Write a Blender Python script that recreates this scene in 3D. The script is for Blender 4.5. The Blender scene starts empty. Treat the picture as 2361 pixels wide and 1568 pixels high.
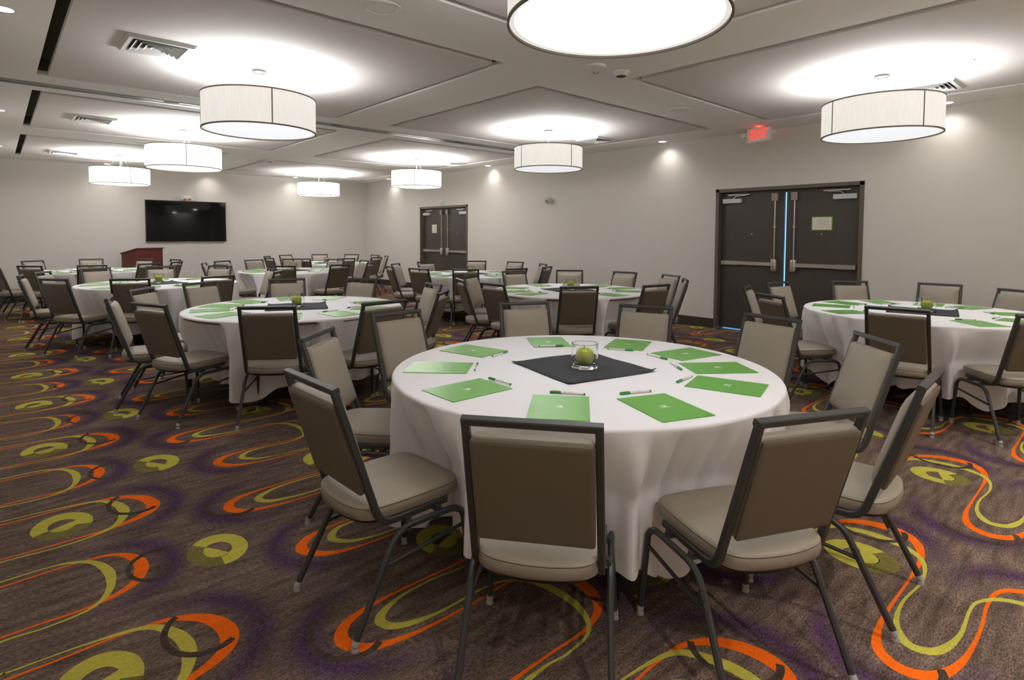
import bpy, bmesh, math, random
from mathutils import Vector, Matrix
random.seed(7)
R = math.radians
SC = bpy.context.scene
COL = SC.collection

# ------------------------------------------------------------------ camera
cam_d = bpy.data.cameras.new('camera')
cam = bpy.data.objects.new('camera', cam_d); COL.objects.link(cam)
SC.camera = cam
cam_d.sensor_fit = 'HORIZONTAL'; cam_d.sensor_width = 36.0
cam_d.lens = 36.0 * 1323.3233 / 2361.0
cam_d.shift_y = -177.6953 / 2361.0
cam_d.clip_start = 0.05; cam_d.clip_end = 60
_yaw, _pit, _rol = 0.734163, -0.048675, 0.004146
_f = Vector((math.sin(_yaw)*math.cos(_pit), math.cos(_yaw)*math.cos(_pit), math.sin(_pit)))
_r = Vector((math.cos(_yaw), -math.sin(_yaw), 0)); _u = _r.cross(_f)
_r2 = _r*math.cos(_rol) + _u*math.sin(_rol); _u2 = -_r*math.sin(_rol) + _u*math.cos(_rol)
CAMP = Vector((-8.413613, -15.936981, 1.458592))
M = Matrix((_r2, _u2, -_f)).transposed().to_4x4(); M.translation = CAMP
cam.matrix_world = M

# ------------------------------------------------------------------ world and exposure
w = bpy.data.worlds.new('daylight_outside'); SC.world = w; w.use_nodes = True
bg = w.node_tree.nodes['Background']
bg.inputs[0].default_value = (0.16, 0.46, 1.0, 1); bg.inputs[1].default_value = 2.2
try: w.cycles.sampling_method = 'NONE'
except Exception: pass
SC.view_settings.view_transform = 'Standard'; SC.view_settings.look = 'None'
SC.view_settings.gamma = 1.0; SC.view_settings.exposure = 0.54
try: SC.view_settings.use_curve_mapping = False
except Exception: pass
# strengths of the lamps in the room (used in the lamps' own builders)
UP_NEAR, UP_FAR = 31.0, 56.0
DOWN = 3.6
SPOT = 9.5
# ------------------------------------------------------------------ colours and materials
def lin(c):
    return tuple(((v/255.0)/12.92 if v/255.0 <= 0.04045 else ((v/255.0+0.055)/1.055)**2.4) for v in c) + (1.0,)
def mat(name, rgb, rough=0.6, metal=0.0, **k):
    m = bpy.data.materials.new(name); m.use_nodes = True
    b = m.node_tree.nodes['Principled BSDF']
    b.inputs['Base Color'].default_value = lin(rgb) if max(rgb) > 1 else tuple(rgb)+(1.0,)
    b.inputs['Roughness'].default_value = rough; b.inputs['Metallic'].default_value = metal
    for n, v in k.items(): b.inputs[n.replace('_', ' ')].default_value = v
    return m
def N(m, t, **k):
    n = m.node_tree.nodes.new(t)
    for a, v in k.items(): setattr(n, a, v)
    return n
def L(m, a, b): m.node_tree.links.new(a, b)
def noisy(m, scale, amount=0.15, bump=0.0, stretch=(1, 1, 1), detail=3.0, dist=0.002, coord='Object'):
    """vary a material's base colour by procedural noise and roughen it by bump"""
    b = m.node_tree.nodes['Principled BSDF']; col = tuple(b.inputs['Base Color'].default_value)
    tc = N(m, 'ShaderNodeTexCoord'); mp = N(m, 'ShaderNodeMapping'); mp.inputs['Scale'].default_value = stretch
    nz = N(m, 'ShaderNodeTexNoise'); nz.inputs['Scale'].default_value = scale; nz.inputs['Detail'].default_value = detail
    L(m, tc.outputs[coord], mp.inputs[0]); L(m, mp.outputs[0], nz.inputs['Vector'])
    rp = N(m, 'ShaderNodeMapRange'); rp.inputs[1].default_value = 0.25; rp.inputs[2].default_value = 0.75
    rp.inputs[3].default_value = 1-amount; rp.inputs[4].default_value = 1+amount
    L(m, nz.outputs[0], rp.inputs[0])
    vm = N(m, 'ShaderNodeVectorMath', operation='SCALE'); vm.inputs[0].default_value = col[:3]
    L(m, rp.outputs[0], vm.inputs['Scale']); L(m, vm.outputs[0], b.inputs['Base Color'])
    if bump:
        bp = N(m, 'ShaderNodeBump'); bp.inputs['Strength'].default_value = bump; bp.inputs['Distance'].default_value = dist
        L(m, nz.outputs[0], bp.inputs['Height']); L(m, bp.outputs[0], b.inputs['Normal'])
    return m
def emis(name, rgb, strength):
    m = bpy.data.materials.new(name); m.use_nodes = True; nt = m.node_tree; nt.nodes.clear()
    e = nt.nodes.new('ShaderNodeEmission'); e.inputs[0].default_value = tuple(rgb)+(1.0,); e.inputs[1].default_value = strength
    o = nt.nodes.new('ShaderNodeOutputMaterial'); nt.links.new(e.outputs[0], o.inputs[0]); return m

MT = {}
MT['wall'] = noisy(mat('wall_vinyl', (213, 209, 202), 0.75), 5, 0.05, 0.25, (60, 60, 420), 4, 0.0006)
MT['ceiling'] = noisy(mat('ceiling_paint', (236, 233, 228), 0.8), 90, 0.02, 0.12, dist=0.001)
MT['panel'] = noisy(mat('ceiling_panel_paint', (214, 207, 202), 0.85), 70, 0.02, 0.1, dist=0.001)
MT['gap'] = mat('reveal_shade', (96, 86, 74), 0.9)  # shade inside the panel gaps put into a darker colour
MT['track'] = mat('track_aluminium', (150, 152, 148), 0.28, 0.8)
MT['track_dark'] = mat('track_slot', (60, 62, 58), 0.6)
MT['base'] = mat('baseboard_rubber', (58, 50, 42), 0.45)
MT['door'] = noisy(mat('door_laminate', (72, 65, 60), 0.42), 6, 0.16, 0.05, (40, 40, 1.2), 4)
MT['doorframe'] = mat('door_frame_paint', (98, 90, 78), 0.45)
MT['steel'] = mat('brushed_steel', (196, 188, 180), 0.3, 0.85)
MT['silver'] = mat('silver_paint', (205, 203, 206), 0.4, 0.15)
MT['bronze'] = mat('satin_nickel', (150, 140, 130), 0.35, 0.8)
MT['white'] = mat('white_plastic', (226, 224, 218), 0.45)
MT['signwhite'] = mat('sign_white', (240, 236, 236), 0.4)
MT['vent'] = mat('vent_paint', (206, 204, 200), 0.5)
MT['black'] = mat('black_plastic', (22, 22, 22), 0.35)
MT['screen'] = mat('screen_glass', (13, 13, 12), 0.04, 0.0, Specular_IOR_Level=0.2)
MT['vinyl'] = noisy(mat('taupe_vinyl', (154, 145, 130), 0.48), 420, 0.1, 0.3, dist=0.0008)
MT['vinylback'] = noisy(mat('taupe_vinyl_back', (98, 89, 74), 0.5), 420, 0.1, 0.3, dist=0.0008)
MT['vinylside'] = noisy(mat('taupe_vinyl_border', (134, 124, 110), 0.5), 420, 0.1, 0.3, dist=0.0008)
MT['frame'] = mat('charcoal_powdercoat', (62, 63, 62), 0.42, 0.2)
MT['glide'] = mat('clear_plastic_glide', (176, 172, 170), 0.2, 0.1)
MT['cloth'] = noisy(mat('white_linen', (236, 235, 238), 0.85), 300, 0.02, 0.15, dist=0.0006)
MT['napkin'] = noisy(mat('black_napkin', (52, 55, 60), 0.85), 260, 0.15, 0.4, dist=0.001)
MT['green'] = noisy(mat('green_gloss_card', (106, 176, 76), 0.28), 30, 0.03)
MT['ink'] = mat('white_print', (228, 240, 220), 0.4)
MT['pagewhite'] = mat('paper', (226, 224, 214), 0.7)
MT['penwhite'] = mat('pen_white', (222, 214, 214), 0.3)
MT['pengreen'] = mat('pen_green', (42, 138, 40), 0.3)
MT['apple'] = noisy(mat('green_apple_skin', (168, 178, 30), 0.28), 26, 0.16, 0)
MT['stem'] = mat('apple_stem', (60, 52, 28), 0.7)
MT['wood'] = noisy(mat('mahogany', (98, 42, 34), 0.35), 4, 0.25, 0.02, (18, 18, 1.2), 4)
MT['tablewood'] = noisy(mat('table_plywood', (120, 96, 70), 0.6), 8, 0.2)
MT['tableleg'] = mat('table_leg_black', (34, 33, 32), 0.5, 0.3)
MT['lamptrim'] = mat('lamp_trim_bronze', (112, 104, 92), 0.5, 0.2)
MT['nickel'] = mat('canopy_nickel', (48, 45, 41), 0.5, 0.0)
MT['bulbring'] = mat('downlight_trim', (215, 214, 216), 0.4)
MT['redprint'] = mat('red_print', (214, 120, 118), 0.7)
MT['greyprint'] = mat('grey_print', (150, 148, 144), 0.7)
MT['greenprint'] = mat('green_print', (96, 160, 120), 0.7)
MT['palegreen'] = mat('pale_green_card', (196, 214, 198), 0.6)
MT['lime_edge'] = mat('lime_edge', (130, 180, 60), 0.6)
MT['exitred'] = emis('exit_letters', (1.0, 0.035, 0.02), 1.6)
MT['reddot'] = emis('red_indicator', (1.0, 0.05, 0.03), 1.5)
MT['down'] = emis('downlight_lens', (0.93, 0.96, 1.0), 6.0)
MT['ground'] = mat('concrete_outside', (226, 226, 226), 0.8)
g = mat('clear_glass', (250, 252, 250), 0.0); g.node_tree.nodes['Principled BSDF'].inputs['Transmission Weight'].default_value = 1.0
g.node_tree.nodes['Principled BSDF'].inputs['IOR'].default_value = 1.45; MT['glass'] = g

def shade_mat(name, s):
    """linen drum shade: glows as a lit lampshade, woven streaks, and lets the bulbs' light through"""
    m = bpy.data.materials.new(name); m.use_nodes = True; nt = m.node_tree; nt.nodes.clear()
    tc = N(m, 'ShaderNodeTexCoord'); mp = N(m, 'ShaderNodeMapping'); mp.inputs['Scale'].default_value = (60, 60, 5)
    nz = N(m, 'ShaderNodeTexNoise'); nz.inputs['Scale'].default_value = 1.5; nz.inputs['Detail'].default_value = 3
    L(m, tc.outputs['Object'], mp.inputs[0]); L(m, mp.outputs[0], nz.inputs['Vector'])
    rp = N(m, 'ShaderNodeMapRange'); rp.inputs[1].default_value = 0.3; rp.inputs[2].default_value = 0.7
    rp.inputs[3].default_value = s*0.93; rp.inputs[4].default_value = s*1.05; L(m, nz.outputs[0], rp.inputs[0])
    e = N(m, 'ShaderNodeEmission'); e.inputs[0].default_value = (1.0, 0.955, 0.87, 1); L(m, rp.outputs[0], e.inputs[1])
    d = N(m, 'ShaderNodeBsdfDiffuse'); d.inputs[0].default_value = (0.3, 0.29, 0.27, 1)
    a = N(m, 'ShaderNodeAddShader'); L(m, e.outputs[0], a.inputs[0]); L(m, d.outputs[0], a.inputs[1])
    o = N(m, 'ShaderNodeOutputMaterial'); L(m, a.outputs[0], o.inputs[0]); return m
def diffuser_mat(name, base, peak):
    """acrylic lens of the drum: sends most of its light straight down, little to the side"""
    m = bpy.data.materials.new(name); m.use_nodes = True; nt = m.node_tree; nt.nodes.clear()
    ge = N(m, 'ShaderNodeNewGeometry'); dt = N(m, 'ShaderNodeVectorMath', operation='DOT_PRODUCT')
    L(m, ge.outputs['Incoming'], dt.inputs[0]); dt.inputs[1].default_value = (0, 0, -1)
    ab = N(m, 'ShaderNodeMath', operation='MAXIMUM'); ab.inputs[1].default_value = 0.0; L(m, dt.outputs['Value'], ab.inputs[0])
    pw = N(m, 'ShaderNodeMath', operation='POWER'); pw.inputs[1].default_value = 1.5; L(m, ab.outputs[0], pw.inputs[0])
    ml = N(m, 'ShaderNodeMath', operation='MULTIPLY_ADD'); ml.inputs[1].default_value = peak; ml.inputs[2].default_value = base
    L(m, pw.outputs[0], ml.inputs[0])
    e = N(m, 'ShaderNodeEmission'); e.inputs[0].default_value = (0.965, 0.975, 1.0, 1)
    L(m, ml.outputs[0], e.inputs[1])
    tr = N(m, 'ShaderNodeBsdfTranslucent'); tr.inputs[0].default_value = (.02, .02, .02, 1)   # the bulbs above it shine through
    a = N(m, 'ShaderNodeAddShader'); L(m, e.outputs[0], a.inputs[0]); L(m, tr.outputs[0], a.inputs[1])
    o = N(m, 'ShaderNodeOutputMaterial'); L(m, a.outputs[0], o.inputs[0]); return m
MT['shade_near'] = shade_mat('linen_shade', 0.50); MT['shade_far'] = shade_mat('linen_shade_bright', 2.2)
MT['diff_near'] = diffuser_mat('acrylic_lens', 0.40, DOWN); MT['diff_far'] = diffuser_mat('acrylic_lens_bright', 1.6, DOWN*1.3)

# ------------------------------------------------------------------ helpers
class MB:
    def __init__(s): s.v = []; s.f = []; s.mi = []
    def add(s, vs, fs, mi=0):
        o = len(s.v); s.v += [tuple(v) for v in vs]; s.f += [tuple(i+o for i in f) for f in fs]; s.mi += [mi]*len(fs)
    def box(s, x0, x1, y0, y1, z0, z1, mi=0, mx=None):
        vs = [Vector((x, y, z)) for z in (z0, z1) for y in (y0, y1) for x in (x0, x1)]
        if mx is not None: vs = [mx @ v for v in vs]
        s.add(vs, [(0, 2, 3, 1), (4, 5, 7, 6), (0, 1, 5, 4), (2, 6, 7, 3), (0, 4, 6, 2), (1, 3, 7, 5)], mi)
    def sweep(s, path, wdt, dep, side, mi=0, ch=0.2, caps=True):
        """rectangular tube with chamfered edges along path; side = unit vector kept across the tube"""
        P = [Vector(p) for p in path]; side = Vector(side).normalized(); rings = []
        c = min(wdt, dep)*ch; a, b = wdt/2, dep/2
        prof = [(a-c, -b), (a, -b+c), (a, b-c), (a-c, b), (-a+c, b), (-a, b-c), (-a, -b+c), (-a+c, -b)]
        for i, p in enumerate(P):
            if i == 0: t = (P[1]-P[0]).normalized(); k = 1.0
            elif i == len(P)-1: t = (P[-1]-P[-2]).normalized(); k = 1.0
            else:
                t1 = (P[i]-P[i-1]).normalized(); t2 = (P[i+1]-P[i]).normalized(); t = (t1+t2).normalized()
                k = 1.0/max(0.5, t.dot(t1))
            n = t.cross(side).normalized(); sd = n.cross(t).normalized()
            rings.append([p + sd*u + n*v*k for u, v in prof])
        m = len(prof); vs = [v for r in rings for v in r]; fs = []
        for i in range(len(P)-1):
            for j in range(m): fs.append((i*m+j, i*m+(j+1) % m, (i+1)*m+(j+1) % m, (i+1)*m+j))
        if caps: fs.append(tuple(range(m-1, -1, -1))); fs.append(tuple((len(P)-1)*m+j for j in range(m)))
        s.add(vs, fs, mi)
    def tube(s, path, r, n=10, mi=0, caps=True):
        P = [Vector(p) for p in path]; rings = []; up = Vector((0, 0, 1)); rr = r if isinstance(r, (list, tuple)) else [r]*len(P)
        for i, p in enumerate(P):
            t = (P[min(i+1, len(P)-1)]-P[max(i-1, 0)]).normalized()
            a = t.cross(up) if abs(t.dot(up)) < 0.95 else t.cross(Vector((1, 0, 0)))
            a.normalize(); b = t.cross(a)
            rings.append([p + (a*math.cos(2*math.pi*k/n) + b*math.sin(2*math.pi*k/n))*rr[i] for k in range(n)])
        vs = [v for q in rings for v in q]; fs = []
        for i in range(len(P)-1):
            for j in range(n): fs.append((i*n+j, (i+1)*n+j, (i+1)*n+(j+1) % n, i*n+(j+1) % n))
        if caps: fs.append(tuple(range(n))); fs.append(tuple((len(P)-1)*n+j for j in range(n-1, -1, -1)))
        s.add(vs, fs, mi)
    def lathe(s, prof, n=32, c=(0, 0, 0), mi=0, closed=False, mx=None):
        vs = []; fs = []; k = len(prof)
        for j in range(n):
            a = 2*math.pi*j/n
            for r, z in prof:
                v = Vector((c[0]+r*math.cos(a), c[1]+r*math.sin(a), c[2]+z)); vs.append(mx @ v if mx is not None else v)
        for j in range(n):
            q = (j+1) % n
            for i in range(k if closed else k-1):
                i2 = (i+1) % k; fs.append((j*k+i, q*k+i, q*k+i2, j*k+i2))
        s.add(vs, fs, mi)
    def loft(s, outline, prof, mx=None, mi=0, c=(0, 0)):
        """outline: list of (x,y); prof: list of (inset, z) from one cap to the other"""
        k = len(outline); vs = []; xm = max(abs(p[0]-c[0]) for p in outline); ym = max(abs(p[1]-c[1]) for p in outline)
        for ins, z in prof:
            for x, y in outline:
                v = Vector((c[0]+(x-c[0])*(1-ins/xm), c[1]+(y-c[1])*(1-ins/ym), z)); vs.append(mx @ v if mx is not None else v)
        fs = [tuple(range(k-1, -1, -1)), tuple((len(prof)-1)*k+j for j in range(k))]
        for i in range(len(prof)-1):
            for j in range(k): fs.append((i*k+j, i*k+(j+1) % k, (i+1)*k+(j+1) % k, (i+1)*k+j))
        s.add(vs, fs, mi)
    def mesh(s, name, mats, smooth=None):
        me = bpy.data.meshes.new(name); me.from_pydata([tuple(v) for v in s.v], [], s.f)
        if not isinstance(mats, (list, tuple)): mats = [mats]
        for m in mats: me.materials.append(m)
        if len(mats) > 1: me.polygons.foreach_set('material_index', s.mi)
        me.update()
        bm = bmesh.new(); bm.from_mesh(me); bmesh.ops.remove_doubles(bm, verts=bm.verts, dist=1e-6)
        bmesh.ops.recalc_face_normals(bm, faces=bm.faces) if smooth != 'raw' else None
        bm.to_mesh(me); bm.free()
        if smooth and smooth != 'raw':
            me.polygons.foreach_set('use_smooth', [True]*len(me.polygons))
            try: me.set_sharp_from_angle(angle=R(smooth))
            except Exception: pass
        return me
def obj(name, me, parent=None, loc=(0, 0, 0), rot=(0, 0, 0), label=None):
    o = bpy.data.objects.new(name, me); COL.objects.link(o); o.parent = parent; o.location = loc; o.rotation_euler = rot
    if label: o['label'] = label
    return o
def tag(o, label, cat, group=None):
    o['label'] = label; o['category'] = cat
    if group: o['group'] = group
    return o
def thing(name, label, cat, loc=(0, 0, 0), rz=0.0, group=None):
    return tag(obj(name, None, None, loc, (0, 0, rz)), label, cat, group)
def structure(name, me=None, loc=(0, 0, 0), rz=0.0):
    o = obj(name, me, None, loc, (0, 0, rz)); o['kind'] = 'structure'; return o
def copy_tree(o, parent=None):
    c = o.copy(); COL.objects.link(c); c.parent = parent
    for ch in KIDS.get(o.name, ()): copy_tree(ch, c)
    return c
KIDS = {}
def index_kids():
    KIDS.clear()
    for o in SC.objects:
        if o.parent: KIDS.setdefault(o.parent.name, []).append(o)
def arc(cx, cz, r, a0, a1, n):
    return [(cx+r*math.cos(R(a0+(a1-a0)*i/n)), cz+r*math.sin(R(a0+(a1-a0)*i/n))) for i in range(n+1)]
def rrect(w, h, r, n=5):
    pts = []
    for sx, sy, a in ((1, 1, 0), (-1, 1, 90), (-1, -1, 180), (1, -1, 270)):
        for i in range(n+1):
            t = R(a+90*i/n); pts.append((sx*(w/2-r)+r*math.cos(t), sy*(h/2-r)+r*math.sin(t)))
    return pts
ORD = ['leftmost', 'second from left', 'third from left', 'fourth from left', 'fifth from left', 'sixth from left', 'seventh from left', 'eighth from left']
def in_frame(x, y, z):
    v = M.inverted() @ Vector((x, y, z)); 
    return (v.x/-v.z)*1323.3+1180.5 if v.z < 0 else -9999

# ================================================================== THE ROOM
H = 3.0; XL = -8.7; YN = -17.0
TRAYS = [(-8.06, -4.95, -12.0, -8.6), (-4.2, -0.65, -11.65, -8.6), (-8.06, -4.52, -7.82, -4.9), (-3.68, -0.65, -7.75, -4.6),
         (-8.06, -5.0, -4.07, -0.78), (-4.2, -0.65, -3.68, -0.72), (-8.06, -4.44, -16.2, -12.74), (-3.70, -0.65, -15.9, -12.43)]
TRK = (-8.24, -8.04)   # the channel of the partition track
def plan_cells(mb, z, holes, x0, x1, y0, y1, down=True, mi=0):
    xs = sorted(set([x0, x1]+[h[0] for h in holes]+[h[1] for h in holes])); ys = sorted(set([y0, y1]+[h[2] for h in holes]+[h[3] for h in holes]))
    for i in range(len(xs)-1):
        for j in range(len(ys)-1):
            cx, cy = (xs[i]+xs[i+1])/2, (ys[j]+ys[j+1])/2
            if any(h[0] < cx < h[1] and h[2] < cy < h[3] for h in holes): continue
            v = [(xs[i], ys[j], z), (xs[i+1], ys[j], z), (xs[i+1], ys[j+1], z), (xs[i], ys[j+1], z)]
            mb.add(v[::-1] if down else v, [(0, 1, 2, 3)], mi)
cm = MB(); holes = TRAYS + [(XL, 0.0, TRK[0], TRK[1])]
plan_cells(cm, H, holes, XL, 0.0, YN, 0.0)
for x0, x1, y0, y1 in TRAYS:      # sides of the openings and the void above the floating panels, its shade coloured in
    z1 = H+0.16; mid = 0
    for a, b in (((x0, y0), (x1, y0)), ((x1, y0), (x1, y1)), ((x1, y1), (x0, y1)), ((x0, y1), (x0, y0))):
        cm.add([(a[0], a[1], H), (a[0], a[1], H+.05), (b[0], b[1], H+.05), (b[0], b[1], H)], [(0, 1, 2, 3)], 0)
        cm.add([(a[0], a[1], H+.05), (a[0], a[1], z1), (b[0], b[1], z1), (b[0], b[1], H+.05)], [(0, 1, 2, 3)], 1)
    cm.add([(x0, y0, z1), (x0, y1, z1), (x1, y1, z1), (x1, y0, z1)], [(0, 1, 2, 3)], 1)
for y in TRK: cm.add([(XL, y, H), (XL, y, H+.05), (0, y, H+.05), (0, y, H)], [(0, 1, 2, 3)], 0)
cm.add([(XL, TRK[0], H+.05), (XL, TRK[1], H+.05), (0, TRK[1], H+.05), (0, TRK[0], H+.05)], [(0, 1, 2, 3)], 1)
cm.box(XL-.2, .2, YN-.2, .2, H+.17, H+.25, 0)
ceil = structure('ceiling', cm.mesh('ceiling', [MT['ceiling'], MT['gap']], 'raw'))
G = 0.085
for k, (x0, x1, y0, y1) in enumerate(TRAYS):
    p = MB(); a, b, c, d = x0+G, x1-G, y0+G, y1-G
    p.box(a, b, c, d, H-.004, H+.045)
    obj('ceiling_panel', p.mesh('ceiling_panel', MT['panel']), ceil)
tm = MB()
tm.box(XL, 0, TRK[0]+.004, TRK[1]-.004, H+.02, H+.045, 1)
for y0, y1 in ((-8.225, -8.165), (-8.115, -8.055)): tm.box(XL, 0, y0, y1, H-.006, H+.02, 0)
tm.box(XL, 0, -8.165, -8.158, H-.012, H+.02, 0); tm.box(XL, 0, -8.122, -8.115, H-.012, H+.02, 0)
for x in (-6.9, -4.85, -2.7, -0.9): tm.box(x, x+.16, -8.21, -8.18, H-.009, H, 1)
structure('trim_1', tm.mesh('partition_track', [MT['track'], MT['track_dark']]))

# walls; the right wall has two door openings
DOORS = [(-13.44, -11.38), (-5.03, -2.97)]; DH = 2.18; T = 0.2
rw = MB(); ys = [YN] + [v for d in DOORS for v in d] + [0.0]
for i in range(0, len(ys), 2): rw.box(0, T, ys[i], ys[i+1], 0, H+.05)
for a, b in DOORS: rw.box(0, T, a, b, DH, H+.05)
structure('wall_right', rw.mesh('wall_right', MT['wall']))
for nm, bx in (('wall_far', (XL-T, T, 0, T)), ('wall_left', (XL-T, XL, YN, 0)), ('wall_near', (XL-T, T, YN-T, YN))):
    q = MB(); q.box(*bx, 0, H+.05); structure(nm, q.mesh(nm, MT['wall']))
def baseboard(nm, a, b, nx, ny):
    q = MB(); t = .012; x0, x1 = sorted((a[0], b[0]+nx*t if a[0] == b[0] else b[0])); y0, y1 = sorted((a[1], b[1]+ny*t if a[1] == b[1] else b[1]))
    q.box(x0, x1, y0, y1, 0, .15); q.box(min(x0, x0+nx*.006), max(x1, x1+nx*.006), min(y0, y0+ny*.006), max(y1, y1+ny*.006), 0, .02)
    structure(nm, q.mesh(nm, MT['base']))
baseboard('baseboard_far', (XL, 0), (0, 0), 0, -1)
baseboard('baseboard_left', (XL, YN), (XL, 0), 1, 0)
baseboard('baseboard_near', (XL, YN), (0, YN), 0, 1)
baseboard('baseboard_right', (0, -11.38), (0, -5.03), -1, 0)
baseboard('baseboard_corner', (0, -2.97), (0, 0), -1, 0)
baseboard('baseboard_front', (0, YN), (0, -13.44), -1, 0)

# ------------------------------------------------------------------ carpet: woven pattern laid out as real inlay polygons in the floor's own mesh
P = 1.345
def catmull(pts, n=7):
    out = []
    for i in range(1, len(pts)-2):
        p0, p1, p2, p3 = pts[i-1:i+3]
        for k in range(n):
            t = k/n
            out.append(tuple(0.5*((2*p1[j]) + (-p0[j]+p2[j])*t + (2*p0[j]-5*p1[j]+4*p2[j]-p3[j])*t*t + (-p0[j]+3*p1[j]-3*p2[j]+p3[j])*t**3) for j in range(3)))
    return out
ORANGE = [(-.30, .215, .012), (-.14, .19, .026), (-.035, .10, .05), (0, -.03, .062), (-.05, -.13, .046), (-.20, -.19, .024), (-.42, -.20, .011), (-.65, -.20, .011),
          (-.85, -.205, .018), (-1.0, -.24, .036), (-1.055, -.325, .05), (-1.0, -.41, .04), (-.85, -.455, .02), (-.62, -.465, .011), (-.40, -.455, .012), (-.25, -.475, .02),
          (-.175, -.56, .04), (-.158, -.68, .052), (-.21, -.80, .036), (-.35, -.86, .017), (-.55, -.86, .011), (-.75, -.865, .018), (-.87, -.90, .038), (-.925, -.98, .05),
          (-.87, -1.07, .04), (-.75, -1.12, .018), (-.52, -1.135, .011)]
LIME = [(-.60, .25, .009), (-.40, .24, .010), (-.22, .20, .024), (-.15, .10, .042), (-.13, -.02, .048), (-.17, -.15, .032), (-.26, -.215, .018), (-.42, -.24, .010),
        (-.62, -.225, .011), (-.78, -.24, .018), (-.88, -.285, .034), (-.90, -.335, .04), (-.85, -.39, .032), (-.70, -.42, .015), (-.50, -.415, .010), (-.40, -.43, .014),
        (-.31, -.50, .026), (-.27, -.64, .038), (-.29, -.79, .026), (-.365, -.88, .014), (-.50, -.90, .010), (-.60, -.89, .012), (-.72, -.905, .026), (-.78, -.98, .038),
        (-.72, -1.06, .026), (-.62, -1.09, .012)]
def ribbon(mb, pts, mi, z, ox, oy, clip):
    """closed-period ribbon: pts repeat every P in y; laid for one period"""
    full = [(p[0], p[1]+P, p[2]) for p in pts[-1:]] + pts + [(p[0], p[1]-P, p[2]) for p in pts[:2]]
    C = catmull(full)
    C.append(tuple([pts[0][0], pts[0][1]-P, pts[0][2]]))
    vs = []
    for i, c in enumerate(C):
        a = C[max(i-1, 0)]; b = C[min(i+1, len(C)-1)]; dx, dy = b[0]-a[0], b[1]-a[1]; l = math.hypot(dx, dy) or 1
        nx, ny = -dy/l, dx/l; hw = c[2]*.5*1.05
        for s in (1, -1): vs.append((clip(ox+c[0]+nx*hw*s, 0), clip(oy+c[1]+ny*hw*s, 1), z))
    mb.add(vs, [(2*i, 2*i+1, 2*i+3, 2*i+2) for i in range(len(C)-1)], mi)
def ring(mb, cx, cy, r0, r1, a0, a1, mi, z, clip, sy=1.15, n=26):
    vs = []
    for i in range(n+1):
        t = R(a0+(a1-a0)*i/n)
        for r in (r0, r1): vs.append((clip(cx+r*math.cos(t), 0), clip(cy+sy*r*math.sin(t), 1), z))
    mb.add(vs, [(2*i, 2*i+1, 2*i+3, 2*i+2) for i in range(n)], mi)
def clip(v, ax): return min(max(v, (XL, YN)[ax]), 0.0)
fl = MB(); fl.add([(XL-.2, YN-.2, 0), (.2, YN-.2, 0), (.2, .2, 0), (XL-.2, .2, 0)], [(0, 1, 2, 3)], 0)
fl.add([(XL-.2, YN-.2, -.15), (.2, YN-.2, -.15), (.2, .2, -.15), (XL-.2, .2, -.15)], [(3, 2, 1, 0)], 0)
X0, Y0 = -7.817, -12.36
for i in range(-1, 8):
    for j in range(-4, 11):
        ox, oy = X0+i*P, Y0+(j-2)*P - 0.03*i
        ribbon(fl, ORANGE, 1, .0006, ox, oy, clip); ribbon(fl, LIME, 2, .0008, ox, oy, clip)
        for (ex, ey, rot) in ((ox-.385, oy, -25), (ox+.13, oy-.75, -95)):
            ring(fl, ex, ey, .058, .124, rot+0, rot+225, 2, .0010, clip, 1.22); ring(fl, ex, ey, .058, .124, rot+225, rot+360, 3, .0010, clip, 1.22)
            ring(fl, ex, ey, .0, .058, rot+225, rot+400, 2, .0010, clip, 1.3, n=12)
        for (cx, cy) in ((ox-.06, oy+.06), (ox-1.02, oy-.28)):
            ring(fl, cx, cy, .115, .138, 120, 300, 4, .0012, clip, 1.2)
        ring(fl, ox-.10, oy-.70, .10, .12, 60, 260, 4, .0012, clip, 1.2)
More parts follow.
